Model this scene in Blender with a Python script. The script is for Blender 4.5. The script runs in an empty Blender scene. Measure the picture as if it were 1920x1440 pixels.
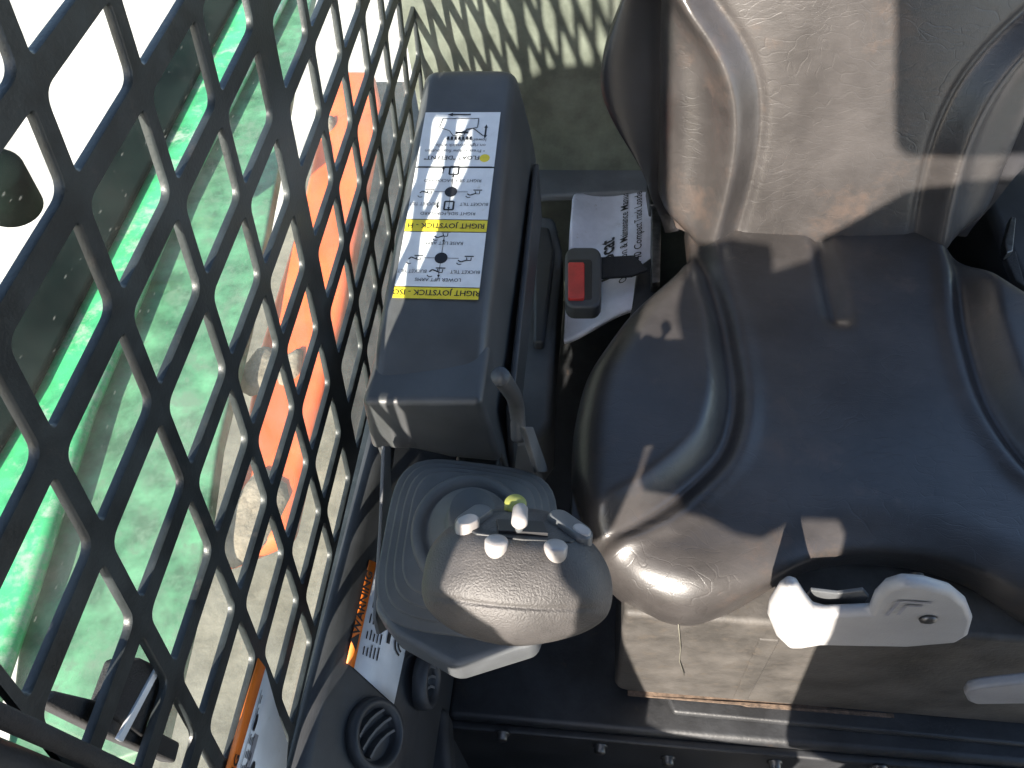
import bpy, bmesh, math, random
from mathutils import Vector, Matrix, noise
random.seed(4)
S = bpy.context.scene
# ------------------------------------------------------------------ camera
F, CX, CY = 1442.0, 960.0, 720.0            # focal length and centre in photo pixels (1920 wide)
EX = Vector((.99331096, .03501096, -.11003445)); EY = Vector((.09461939, -.79299218, .60183933)); EZ = Vector((-.06618548, -.60822499, -.79100053))
R3 = Matrix((EX, EY, EZ))                   # photo axes (right, down, forward) -> cab axes
CAM = Vector((0, 0, .60))
cam = bpy.data.objects.new('camera', bpy.data.cameras.new('camera'))
S.collection.objects.link(cam)
M3 = Matrix([(R3[i][0], -R3[i][1], -R3[i][2]) for i in range(3)])
cam.matrix_world = Matrix.Translation(CAM) @ M3.to_4x4()
cam.data.sensor_width = 36; cam.data.lens = 36 * F / 1920
cam.data.clip_start = .01; cam.data.clip_end = 400
S.camera = cam
# ------------------------------------------------------------------ light
SUN_AZ, SUN_EL = 17.0, 33.0                 # the light travels towards +Y, turned to +X by SUN_AZ, falling at SUN_EL
az, el = math.radians(SUN_AZ), math.radians(SUN_EL)
SUND = Vector((math.sin(az) * math.cos(el), math.cos(az) * math.cos(el), -math.sin(el)))
W = bpy.data.worlds.new('World'); S.world = W; W.use_nodes = True
wn = W.node_tree
sky = wn.nodes.new('ShaderNodeTexSky'); sky.sky_type = 'NISHITA'; sky.sun_disc = False
sky.sun_elevation = el; sky.sun_rotation = math.atan2(-SUND.x, -SUND.y)
wn.links.new(sky.outputs[0], wn.nodes['Background'].inputs[0]); wn.nodes['Background'].inputs[1].default_value = .13
sun = bpy.data.objects.new('sun', bpy.data.lights.new('sun', 'SUN')); S.collection.objects.link(sun)
sun.data.energy = 4.8; sun.data.angle = math.radians(.55); sun.data.color = (1, .91, .80)
sun.rotation_euler = SUND.to_track_quat('-Z', 'Y').to_euler()
S.view_settings.view_transform = 'Standard'; S.view_settings.look = 'None'; S.view_settings.gamma = 1
S.view_settings.exposure = 2.0

# ------------------------------------------------------------------ helpers
def ray(u, v): return R3 @ Vector(((u - CX) / F, (v - CY) / F, 1))
def at(u, v, x=None, y=None, z=None):
    d = ray(u, v)
    k = (x - CAM.x) / d.x if x is not None else (y - CAM.y) / d.y if y is not None else (z - CAM.z) / d.z
    return CAM + d * k
def on_plane(u, v, p, n):
    d = ray(u, v); n = Vector(n); return CAM + d * ((Vector(p) - CAM).dot(n) / d.dot(n))
def ss(a, b, x):
    t = min(1, max(0, (x - a) / (b - a))); return t * t * (3 - 2 * t)
def lerp_tab(tab, x):
    if x <= tab[0][0]: return tab[0][1]
    for (a, p), (b, q) in zip(tab, tab[1:]):
        if x <= b:
            t = (x - a) / (b - a); return p + (q - p) * t
    return tab[-1][1]

def mat(name, col, rough=.5, metal=0, var=.15, vscale=40, bump=0, bscale=200, spec=.5, col2=None, stain=None, coat=0, bdist=.001, aniso=1):
    m = bpy.data.materials.new(name); m.use_nodes = True
    nt = m.node_tree; b = nt.nodes['Principled BSDF']
    b.inputs['Roughness'].default_value = rough; b.inputs['Metallic'].default_value = metal
    b.inputs['Specular IOR Level'].default_value = spec; b.inputs['Coat Weight'].default_value = coat
    tc = nt.nodes.new('ShaderNodeTexCoord')
    n = nt.nodes.new('ShaderNodeTexNoise'); n.inputs['Scale'].default_value = vscale; n.inputs['Detail'].default_value = 6; n.inputs['Roughness'].default_value = .65
    nt.links.new(tc.outputs['Object'], n.inputs['Vector'])
    r = nt.nodes.new('ShaderNodeValToRGB')
    c2 = col2 or [min(1, c * (1 + 2 * var) + .004 * var) for c in col]
    r.color_ramp.elements[0].position = .38; r.color_ramp.elements[1].position = .68
    r.color_ramp.elements[0].color = [c * (1 - var) for c in col] + [1]; r.color_ramp.elements[1].color = list(c2) + [1]
    nt.links.new(n.outputs['Fac'], r.inputs[0])
    out = r.outputs[0]
    if stain:                                # (colour, scale, threshold)
        n2 = nt.nodes.new('ShaderNodeTexNoise'); n2.inputs['Scale'].default_value = stain[1]; n2.inputs['Detail'].default_value = 8; n2.inputs['Roughness'].default_value = .75
        nt.links.new(tc.outputs['Object'], n2.inputs['Vector'])
        r2 = nt.nodes.new('ShaderNodeValToRGB'); r2.color_ramp.elements[0].position = stain[2]; r2.color_ramp.elements[1].position = stain[2] + .12
        nt.links.new(n2.outputs['Fac'], r2.inputs[0])
        mx = nt.nodes.new('ShaderNodeMix'); mx.data_type = 'RGBA'
        nt.links.new(r2.outputs[0], mx.inputs[0]); nt.links.new(out, mx.inputs[6]); mx.inputs[7].default_value = list(stain[0]) + [1]
        out = mx.outputs[2]
    nt.links.new(out, b.inputs['Base Color'])
    mr = nt.nodes.new('ShaderNodeMapRange'); mr.inputs[3].default_value = max(.02, rough - .08); mr.inputs[4].default_value = min(1, rough + .1)
    nt.links.new(n.outputs['Fac'], mr.inputs[0]); nt.links.new(mr.outputs[0], b.inputs['Roughness'])
    if bump:
        n3 = nt.nodes.new('ShaderNodeTexNoise'); n3.inputs['Scale'].default_value = bscale; n3.inputs['Detail'].default_value = 4
        if aniso != 1:
            mp = nt.nodes.new('ShaderNodeMapping'); mp.inputs['Scale'].default_value = (1, aniso, aniso)
            nt.links.new(tc.outputs['Object'], mp.inputs[0]); nt.links.new(mp.outputs[0], n3.inputs['Vector'])
        else: nt.links.new(tc.outputs['Object'], n3.inputs['Vector'])
        bp = nt.nodes.new('ShaderNodeBump'); bp.inputs['Strength'].default_value = bump; bp.inputs['Distance'].default_value = bdist
        nt.links.new(n3.outputs['Fac'], bp.inputs['Height']); nt.links.new(bp.outputs[0], b.inputs['Normal'])
        m['bump'] = bp.name
    return m

def vinyl(name, col):
    """black seat vinyl: leather grain, long wrinkles, dusty film"""
    m = mat(name, col, .33, 0, .22, 9, .28, 1100, .6, stain=((.060, .046, .039), 8, .55), bdist=.0004)
    nt = m.node_tree; b = nt.nodes['Principled BSDF']; tc = [n for n in nt.nodes if n.type == 'TEX_COORD'][0]
    bp = nt.nodes[m['bump']]
    w = nt.nodes.new('ShaderNodeTexNoise'); w.inputs['Scale'].default_value = 22; w.inputs['Detail'].default_value = 3; w.inputs['Distortion'].default_value = 1.5
    mp = nt.nodes.new('ShaderNodeMapping'); mp.inputs['Scale'].default_value = (1, 3.2, 3.2); mp.inputs['Rotation'].default_value = (.1, .35, .3)
    nt.links.new(tc.outputs['Object'], mp.inputs[0]); nt.links.new(mp.outputs[0], w.inputs['Vector'])
    b2 = nt.nodes.new('ShaderNodeBump'); b2.inputs['Strength'].default_value = .16; b2.inputs['Distance'].default_value = .0016
    v = nt.nodes.new('ShaderNodeTexVoronoi'); v.feature = 'DISTANCE_TO_EDGE'; v.inputs['Scale'].default_value = 26
    mp2 = nt.nodes.new('ShaderNodeMapping'); mp2.inputs['Scale'].default_value = (.7, 3.4, 3.0); mp2.inputs['Rotation'].default_value = (.2, -.5, .2)
    nz = nt.nodes.new('ShaderNodeTexNoise'); nz.inputs['Scale'].default_value = 12
    ad = nt.nodes.new('ShaderNodeMix'); ad.data_type = 'RGBA'; ad.blend_type = 'ADD'; ad.inputs[0].default_value = .12
    nt.links.new(tc.outputs['Object'], nz.inputs['Vector']); nt.links.new(tc.outputs['Object'], ad.inputs[6]); nt.links.new(nz.outputs['Color'], ad.inputs[7])
    nt.links.new(ad.outputs[2], mp2.inputs[0]); nt.links.new(mp2.outputs[0], v.inputs['Vector'])
    cr = nt.nodes.new('ShaderNodeValToRGB'); cr.color_ramp.elements[0].position = 0; cr.color_ramp.elements[1].position = .035
    nt.links.new(v.outputs['Distance'], cr.inputs[0])
    b3 = nt.nodes.new('ShaderNodeBump'); b3.inputs['Strength'].default_value = .13; b3.inputs['Distance'].default_value = .0008
    nt.links.new(w.outputs['Fac'], b2.inputs['Height']); nt.links.new(cr.outputs[0], b3.inputs['Height'])
    nt.links.new(bp.outputs[0], b3.inputs['Normal']); nt.links.new(b3.outputs[0], b2.inputs['Normal']); nt.links.new(b2.outputs[0], b.inputs['Normal'])
    return m

MT = {}
MT['vinyl'] = vinyl('black_vinyl', (.034, .031, .030))
MT['shell'] = mat('glossy_black_shell', (.014, .014, .017), .34, 0, .2, 9, .25, 900, .5, bdist=.0005)
MT['ledge'] = mat('ledge_paint', (.12, .125, .13), .5, 0, .15, 12, .3, 300, .45)
MT['plastic'] = mat('grey_black_plastic', (.048, .050, .052), .40, 0, .15, 12, .35, 1400, .5, bdist=.0004)
MT['plastic2'] = mat('dark_plastic', (.026, .028, .031), .5, 0, .2, 14, .3, 1200, .45, bdist=.0004)
MT['greyplastic'] = mat('grey_plastic', (.075, .08, .085), .5, 0, .18, 10, .3, 900, .45, bdist=.0004)
MT['grip'] = mat('grained_rubber', (.044, .041, .040), .48, 0, .2, 30, .7, 950, .45, bdist=.0006)
MT['boot'] = mat('boot_rubber', (.060, .063, .064), .62, 0, .15, 20, .2, 900, .4, bdist=.0003)
MT['button'] = mat('pale_button', (.27, .25, .24), .42, 0, .06, 60)
MT['buttondark'] = mat('grey_button', (.075, .08, .085), .4, 0, .1, 60)
MT['yellow'] = mat('yellow_print', (.62, .50, .03), .4, 0, .06, 60)
MT['yellowbtn'] = mat('yellow_button', (.22, .23, .05), .4, 0, .1, 60)
MT['white'] = mat('white_print', (.58, .60, .62), .35, 0, .05, 40, stain=((.45, .44, .42), 60, .62))
MT['ink'] = mat('black_ink', (.012, .012, .014), .4, 0, .1, 40)
MT['handle'] = mat('slide_lever_grey', (.24, .235, .24), .45, 0, .08, 20, .2, 500)
MT['inkgrey'] = mat('grey_ink', (.20, .20, .22), .4, 0, .1, 40)
MT['orange'] = mat('orange_print', (.62, .15, .015), .4, 0, .08, 50)
MT['screen'] = mat('black_powder_coat', (.016, .020, .021), .42, 0, .3, 30, .35, 500, .5, bdist=.0006, stain=((.050, .044, .038), 34, .60))
MT['wall'] = mat('cab_wall_paint', (.100, .112, .092), .55, 0, .2, 24, .35, 260, .4, bdist=.0006)
MT['steel'] = mat('worn_steel', (.10, .10, .10), .38, .85, .3, 60, .3, 300)
MT['blacksteel'] = mat('black_painted_steel', (.020, .021, .023), .45, 0, .3, 18, .3, 300, .5, stain=((.05, .035, .025), 26, .60))
MT['base'] = mat('dusty_base_cover', (.050, .046, .042), .6, 0, .3, 16, .4, 260, .4, stain=((.060, .052, .044), 70, .54))
MT['rust'] = mat('rusty_edge', (.085, .058, .040), .8, 0, .4, 120, .5, 300)
MT['lever'] = mat('grey_white_lever', (.29, .285, .285), .42, 0, .06, 20, .2, 500, .5, stain=((.22, .16, .12), 38, .62))
MT['red'] = mat('red_button', (.52, .035, .03), .32, 0, .1, 60)
MT['strap'] = mat('black_webbing', (.012, .012, .013), .8, 0, .2, 80, .6, 900)
MT['paper'] = mat('booklet_paper', (.66, .66, .72), .5, 0, .08, 22, .2, 40, .4, stain=((.36, .31, .27), 30, .60), bdist=.003)
MT['green'] = mat('green_paint', (.035, .27, .10), .38, 0, .3, 14, .3, 60, .5, stain=((.22, .30, .22), 22, .50), coat=.2)
MT['orangepaint'] = mat('orange_paint', (.62, .10, .022), .45, 0, .18, 8, .3, 60, .5, stain=((.45, .16, .07), 16, .6))
MT['concrete'] = mat('pale_concrete', (.37, .35, .31), .85, 0, .2, 5, .5, 40, .3, bdist=.004, stain=((.30, .275, .23), 3, .56))
MT['mud'] = mat('dried_mud', (.16, .14, .11), .9, 0, .25, 30, .8, 80, .2, bdist=.004)
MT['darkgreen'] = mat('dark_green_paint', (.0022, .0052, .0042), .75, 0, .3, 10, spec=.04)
MT['dustygreen'] = mat('dusty_green_paint', (.045, .135, .070), .55, 0, .4, 22, .4, 60, .4, stain=((.075, .145, .090), 26, .50))
MT['dust'] = mat('dusty_tread_plate', (.115, .11, .09), .9, 0, .25, 12, .5, 80, .2, bdist=.003, stain=((.17, .155, .125), 6, .54))

def pane_material():
    m = bpy.data.materials.new('dusty_polycarbonate'); m.use_nodes = True
    nt = m.node_tree; nt.nodes.clear()
    o = nt.nodes.new('ShaderNodeOutputMaterial'); tr = nt.nodes.new('ShaderNodeBsdfTransparent'); tr.inputs[0].default_value = (.97, .985, .97, 1)
    gl = nt.nodes.new('ShaderNodeBsdfGlossy'); gl.inputs['Roughness'].default_value = .06
    df = nt.nodes.new('ShaderNodeBsdfDiffuse'); df.inputs[0].default_value = (.55, .54, .48, 1)
    tl = nt.nodes.new('ShaderNodeBsdfTranslucent'); tl.inputs[0].default_value = (.55, .54, .48, 1)
    tc = nt.nodes.new('ShaderNodeTexCoord')
    mp = nt.nodes.new('ShaderNodeMapping'); mp.inputs['Scale'].default_value = (1, 1.6, .7); mp.inputs['Rotation'].default_value = (.6, 0, 0)
    n = nt.nodes.new('ShaderNodeTexNoise'); n.inputs['Scale'].default_value = 16; n.inputs['Detail'].default_value = 9; n.inputs['Roughness'].default_value = .72
    nt.links.new(tc.outputs['Object'], mp.inputs[0]); nt.links.new(mp.outputs[0], n.inputs['Vector'])
    r = nt.nodes.new('ShaderNodeMapRange'); r.inputs[1].default_value = .35; r.inputs[2].default_value = .75; r.inputs[3].default_value = .003; r.inputs[4].default_value = .04
    nt.links.new(n.outputs['Fac'], r.inputs[0])
    sx = nt.nodes.new('ShaderNodeSeparateXYZ'); nt.links.new(tc.outputs['Object'], sx.inputs[0])
    gz = nt.nodes.new('ShaderNodeMapRange'); gz.interpolation_type = 'SMOOTHSTEP'; gz.inputs[1].default_value = .42; gz.inputs[2].default_value = .12; gz.inputs[3].default_value = .25; gz.inputs[4].default_value = 5.0
    nt.links.new(sx.outputs[2], gz.inputs[0])
    mg = nt.nodes.new('ShaderNodeMath'); mg.operation = 'MULTIPLY'; nt.links.new(r.outputs[0], mg.inputs[0]); nt.links.new(gz.outputs[0], mg.inputs[1])
    sp = nt.nodes.new('ShaderNodeTexVoronoi'); sp.inputs['Scale'].default_value = 110
    mp3 = nt.nodes.new('ShaderNodeMapping'); mp3.inputs['Scale'].default_value = (1, .6, 1.5); mp3.inputs['Rotation'].default_value = (.7, 0, 0)
    nt.links.new(tc.outputs['Object'], mp3.inputs[0]); nt.links.new(mp3.outputs[0], sp.inputs['Vector'])
    r3 = nt.nodes.new('ShaderNodeMapRange'); r3.inputs[1].default_value = .06; r3.inputs[2].default_value = .12; r3.inputs[3].default_value = .22; r3.inputs[4].default_value = 0
    nt.links.new(sp.outputs['Distance'], r3.inputs[0])
    mx0 = nt.nodes.new('ShaderNodeMath'); mx0.operation = 'MAXIMUM'; nt.links.new(mg.outputs[0], mx0.inputs[0]); nt.links.new(r3.outputs[0], mx0.inputs[1])
    a = nt.nodes.new('ShaderNodeMixShader'); a.inputs[0].default_value = .5
    nt.links.new(df.outputs[0], a.inputs[1]); nt.links.new(tl.outputs[0], a.inputs[2])
    b = nt.nodes.new('ShaderNodeMixShader'); nt.links.new(mx0.outputs[0], b.inputs[0]); nt.links.new(tr.outputs[0], b.inputs[1]); nt.links.new(a.outputs[0], b.inputs[2])
    c = nt.nodes.new('ShaderNodeMixShader'); c.inputs[0].default_value = .02; nt.links.new(b.outputs[0], c.inputs[1]); nt.links.new(gl.outputs[0], c.inputs[2])
    nt.links.new(c.outputs[0], o.inputs[0])
    return m
MT['pane'] = pane_material()

def link(o, parent=None):
    S.collection.objects.link(o)
    if parent:
        o.parent = parent
        o.matrix_parent_inverse = world_of(parent).inverted()
    return o
def world_of(o):
    return (world_of(o.parent) @ o.matrix_parent_inverse @ o.matrix_basis) if o.parent else o.matrix_basis.copy()
def finish(name, bm, m, parent=None, smooth=True, bevel=0, sub=0, seg=2, angle=.6):
    bmesh.ops.remove_doubles(bm, verts=bm.verts, dist=1e-6)
    bmesh.ops.recalc_face_normals(bm, faces=bm.faces)
    me = bpy.data.meshes.new(name); bm.to_mesh(me); bm.free()
    for p in me.polygons: p.use_smooth = smooth
    me.materials.append(MT[m] if isinstance(m, str) else m)
    o = link(bpy.data.objects.new(name, me), parent)
    if bevel:
        b = o.modifiers.new('bevel', 'BEVEL'); b.width = bevel; b.segments = seg; b.limit_method = 'ANGLE'; b.angle_limit = angle
    if sub:
        s = o.modifiers.new('sub', 'SUBSURF'); s.levels = sub; s.render_levels = sub
    if smooth and bevel:
        w = o.modifiers.new('wn', 'WEIGHTED_NORMAL'); w.keep_sharp = True
    return o
def tag(o, label, cat, group=None, kind=None):
    if kind: o['kind'] = kind
    if label: o['label'] = label
    if cat: o['category'] = cat
    if group: o['group'] = group
    return o
def thing(name, label, cat, loc, group=None):
    e = bpy.data.objects.new(name, None); e.empty_display_size = .02; e.location = loc; e.matrix_basis = Matrix.Translation(loc)
    S.collection.objects.link(e); return tag(e, label, cat, group)
def prism(name, pts, vec, m, parent=None, bevel=.001, seg=2, smooth=True):
    bm = bmesh.new(); vec = Vector(vec)
    a = [bm.verts.new(p) for p in pts]; b = [bm.verts.new(Vector(p) + vec) for p in pts]
    bm.faces.new(a); bm.faces.new(b[::-1])
    for i in range(len(a)):
        j = (i + 1) % len(a); bm.faces.new((a[i], b[i], b[j], a[j]))
    return finish(name, bm, m, parent, smooth, bevel, 0, seg)
def box(name, lo, hi, m, parent=None, bevel=.002, seg=2):
    (x0, y0, z0), (x1, y1, z1) = lo, hi
    return prism(name, [(x0, y0, z0), (x1, y0, z0), (x1, y1, z0), (x0, y1, z0)], (0, 0, z1 - z0), m, parent, bevel, seg)
def frame_of(n, up=(0, 1, 0)):
    n = Vector(n).normalized(); x = Vector(up).cross(n).normalized(); return x, n.cross(x), n
def lathe(name, c, n, prof, m, parent=None, seg=32, sx=1, sy=1, up=(0, 1, 0), sub=0, bm=None, square=0):
    """prof: (radius, height along n); square > 0 makes the rings rounded squares"""
    x, y, n = frame_of(n, up); own = bm is None
    bm = bm or bmesh.new(); rings = []
    for r, h in prof:
        ring = []
        for k in range(seg):
            t = 2 * math.pi * k / seg; ct, st = math.cos(t), math.sin(t)
            q = 1
            if square:
                e = 2 + square; q = (abs(ct) ** e + abs(st) ** e) ** (-1 / e)
            ring.append(bm.verts.new(Vector(c) + x * (ct * r * q * sx) + y * (st * r * q * sy) + n * h))
        rings.append(ring)
    for a, b in zip(rings, rings[1:]):
        for k in range(seg):
            j = (k + 1) % seg; bm.faces.new((a[k], a[j], b[j], b[k]))
    bm.faces.new(rings[0][::-1]); bm.faces.new(rings[-1])
    if own: return finish(name, bm, m, parent, True, 0, sub)
def tube(name, pts, r, m, parent=None, seg=12, cap=True):
    bm = bmesh.new(); pts = [Vector(p) for p in pts]; rings = []; up = Vector((.3, .2, 1)).normalized()
    rr = r if isinstance(r, (list, tuple)) else [r] * len(pts)
    for i, p in enumerate(pts):
        d = (pts[min(i + 1, len(pts) - 1)] - pts[max(i - 1, 0)]).normalized()
        x = d.cross(up).normalized(); y = d.cross(x)
        rings.append([bm.verts.new(p + (x * math.cos(2 * math.pi * k / seg) + y * math.sin(2 * math.pi * k / seg)) * rr[i]) for k in range(seg)])
    for a, b in zip(rings, rings[1:]):
        for k in range(seg):
            j = (k + 1) % seg; bm.faces.new((a[k], a[j], b[j], b[k]))
    if cap: bm.faces.new(rings[0][::-1]); bm.faces.new(rings[-1])
    return finish(name, bm, m, parent)
def grid(name, fn, nu, nv, m, parent=None, sub=0, thick=0, closeu=False):
    bm = bmesh.new()
    V = [[bm.verts.new(fn(i / nu, j / nv)) for j in range(nv + 1)] for i in range(nu + 1)]
    for i in range(nu):
        for j in range(nv):
            bm.faces.new((V[i][j], V[i + 1][j], V[i + 1][j + 1], V[i][j + 1]))
    o = finish(name, bm, m, parent, True, 0, sub)
    if thick:
        s = o.modifiers.new('solid', 'SOLIDIFY'); s.thickness = thick; s.offset = -1
    return o

class Ink:
    """flat print laid on a surface: fn(u, v) -> point, in metres of the decal's own reading axes"""
    def __init__(s, fn): s.fn = fn; s.bm = bmesh.new()
    def poly(s, pts):
        try: s.bm.faces.new([s.bm.verts.new(s.fn(u, v)) for u, v in pts])
        except ValueError: pass
    def rect(s, u0, v0, u1, v1): s.poly([(u0, v0), (u1, v0), (u1, v1), (u0, v1)])
    def line(s, pts, w):
        for (a, b), (c, d) in zip(pts, pts[1:]):
            l = math.hypot(c - a, d - b) or 1; nx, ny = -(d - b) / l * w / 2, (c - a) / l * w / 2
            s.poly([(a + nx, b + ny), (c + nx, d + ny), (c - nx, d - ny), (a - nx, b - ny)])
    def disc(s, u, v, ru, rv=None, n=20):
        rv = rv or ru; s.poly([(u + ru * math.cos(2 * math.pi * k / n), v + rv * math.sin(2 * math.pi * k / n)) for k in range(n)])
    def ringline(s, u, v, r, w, a0=0, a1=360, n=20, ry=None):
        s.line([(u + r * math.cos(math.radians(a0 + (a1 - a0) * k / n)), v + (ry or r) * math.sin(math.radians(a0 + (a1 - a0) * k / n))) for k in range(n + 1)], w)
    def text(s, t, u, v, size, align='CENTER', shear=0, bold=0, sx=1):
        cu = bpy.data.curves.new('t', 'FONT'); cu.body = t; cu.size = size; cu.align_x = align; cu.shear = shear; cu.offset = bold * size; cu.resolution_u = 2
        ob = bpy.data.objects.new('t', cu); S.collection.objects.link(ob)
        dg = bpy.context.evaluated_depsgraph_get(); me = bpy.data.meshes.new_from_object(ob.evaluated_get(dg))
        for p in me.polygons:
            s.poly([(u + me.vertices[i].co.x * sx, v + me.vertices[i].co.y) for i in p.vertices])
        bpy.data.objects.remove(ob); bpy.data.meshes.remove(me); bpy.data.curves.remove(cu)
    def done(s, name, m, parent):
        me = bpy.data.meshes.new(name); s.bm.to_mesh(me); s.bm.free(); me.materials.append(MT[m])
        return link(bpy.data.objects.new(name, me), parent)

# ------------------------------------------------------------------ outside the cab
def ground():
    bm = bmesh.new()
    v = [bm.verts.new(p) for p in ((-60, -60, -1.05), (60, -60, -1.05), (60, 60, -1.05), (-60, 60, -1.05))]; bm.faces.new(v)
    tag(finish('ground', bm, 'concrete', None, False), 'pale sunlit concrete ground seen through the screen', 'ground', kind='structure')
ground()

# ------------------------------------------------------------------ cab shell
rear = prism('rear_wall', [(-.24, .86, -.32), (.75, .86, -.32), (.75, .86, .36), (-.24, .86, .36)], (0, .02, 0), 'wall', None, .002)
tag(rear, 'grey green rear cab panel crossed by the screen shadow', 'wall', kind='structure')
floor = box('floor', (-.155, .215, -.33), (.75, .86, -.30), 'blacksteel', None, .008, 3); tag(floor, 'black steel deck under the seat', 'floor', kind='structure')
fw = box('footwell_floor', (-.24, -.08, -.66), (.75, .24, -.63), 'blacksteel', None, .004); tag(fw, 'dark footwell floor below the seat deck', 'floor', kind='structure')
# sloped side trim: profile in X-Z run along Y
sw = prism('side_wall', [(-.232, -.02, -.66), (-.232, -.02, -.035), (-.214, -.02, -.035), (-.166, -.02, -.105), (-.152, -.02, -.135), (-.152, -.02, -.66)], (0, .87, 0), 'plastic2', None, .008, 4)
tag(sw, 'dark moulded trim wall below the diamond screen', 'wall', kind='structure')

# ------------------------------------------------------------------ diamond screen
MU = Vector((.0753, .0039)); MV = Vector((-.0139, -.0546)); MO = Vector((.3131, .4166)) + MU * .03 + MV * .14
def mesh_pt(a, b, off=0):
    p = MO + MU * a + MV * b; return Vector((-.22 + .02 * (p.y - .3) + off, p.x, p.y))
scr = thing('side_screen', 'black steel side screen punched with slanted diamond openings', 'screen', (-.227, .4, -.03))
def screen():
    bm = bmesh.new(); T = .0042
    def cell(a0, a1, b0, b1, ma0, ma1, mb0, mb1):
        c = [(a0 + ma0, b0 + mb0), (a1 - ma1, b0 + mb0), (a1 - ma1, b1 - mb1), (a0 + ma0, b1 - mb1)]
        ctr = (sum(p[0] for p in c) / 4, sum(p[1] for p in c) / 4)
        inner = []; outer = []
        oc = [(a0, b0), (a1, b0), (a1, b1), (a0, b1)]
        n = 6
        for k in range(4):
            p = Vector(c[k]); pr = Vector(c[k - 1]); nx = Vector(c[(k + 1) % 4])
            r = .10 if k % 2 == 0 else .055
            da = (pr - p); db = (nx - p)
            A = p + da * min(.45, r / da.length * (1 if abs(da.x) > abs(da.y) else 1.2)); B = p + db * min(.45, r / db.length * (1 if abs(db.x) > abs(db.y) else 1.2))
            for q in range(n + 1):
                t = q / n; inner.append((1 - t) ** 2 * A + 2 * t * (1 - t) * p + t * t * B)
                o = Vector(oc[k]); oa = Vector((A.x, o.y)) if abs(da.x) > abs(da.y) else Vector((o.x, A.y)); ob = Vector((B.x, o.y)) if abs(db.x) > abs(db.y) else Vector((o.x, B.y))
                outer.append(oa.lerp(o, min(1, 2 * t)) if t <= .5 else o.lerp(ob, 2 * t - 1))
        N = len(inner)
        rn = .0011
        def sh(v, k): return Vector(v) + (Vector(ctr) - Vector(v)).normalized() * k
        fo = [bm.verts.new(mesh_pt(p.x, p.y, 0)) for p in outer]
        fi0 = [bm.verts.new(mesh_pt(p.x, p.y, 0)) for p in [sh(v, -.015) for v in inner]]
        fi1 = [bm.verts.new(mesh_pt(p.x, p.y, -rn)) for p in inner]
        bi = [bm.verts.new(mesh_pt(p.x, p.y, -T)) for p in inner]
        bo = [bm.verts.new(mesh_pt(p.x, p.y, -T)) for p in outer]
        for k in range(N):
            j = (k + 1) % N
            for r0, r1 in ((fo, fi0), (fi0, fi1), (fi1, bi), (bi, bo)):
                bm.faces.new((r0[k], r0[j], r1[j], r1[k]))
    BJ = [-7, -6, -5, -4, -3, -2, -.83] + list(range(0, 9))
    for i in range(-3, 8):
        if i < 1: a0, a1, m0, m1 = i, i + 1, .075, .075
        elif i == 1: a0, a1, m0, m1 = 1, 2.14, .07, .21
        elif i == 2: a0, a1, m0, m1 = 2.14, 3.28, .21, .07
        else: a0, a1, m0, m1 = i + .28, i + 1.28, .068, .07
        for b0, b1 in zip(BJ, BJ[1:]):
            cell(a0, a1, b0, b1, m0, m1, .115, .12)
    return finish('screen_plate', bm, 'screen', scr, True)
sp = screen()
for p in sp.data.polygons: p.use_smooth = abs(p.normal.x) < .9
ed = sp.modifiers.new('es', 'EDGE_SPLIT'); ed.split_angle = math.radians(50)
prism('bottom_rail', [(-.236, -.02, -.085), (-.219, -.02, -.085), (-.219, -.02, -.036), (-.236, -.02, -.036)], (0, .87, 0), 'screen', scr, .003)
# front post of the cab
post = thing('door_post', 'black rounded cab post crossing the bottom left corner', 'post', (-.22, .03, -.3))
prism('post_tube', [(-.240, -.03, -.64), (-.205, -.03, -.64), (-.205, .050, -.64), (-.240, .050, -.64)], (0, 0, 1.6), 'blacksteel', post, .012, 5)
tube('door_seal', [(-.2075, .054, -.30 + .05 * k) for k in range(25)], .004, 'strap', post)
# polycarbonate pane outside the screen
win = thing('side_window', 'dusty scratched clear window pane behind the diamond screen', 'window', (-.247, .4, -.04))
prism('window_pane', [(-.246, .07, -.06), (-.246, .845, -.06), (-.246, .845, .85), (-.246, .07, .85)], (-.004, 0, 0), 'pane', win, 0, smooth=False)
# window latch
lat = thing('window_latch', 'black plastic window latch with a pale stripe at the lower left', 'latch', at(220, 1330, x=-.236))
def px_poly(pts, x): return [at(u, v, x=x) for u, v in pts]
prism('latch_bar', px_poly([(85, 1320), (105, 1295), (190, 1315), (340, 1392), (330, 1432), (205, 1380)], -.231), (-.010, 0, 0), 'strap', lat, .002)
prism('latch_block', px_poly([(205, 1340), (240, 1240), (268, 1234), (302, 1250), (308, 1275), (270, 1385)], -.229), (-.013, 0, 0), 'strap', lat, .002)
prism('latch_stripe', px_poly([(296, 1248), (303, 1254), (231, 1392), (221, 1386)], -.2275), (-.002, 0, 0), 'white', lat, .0005)

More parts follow.
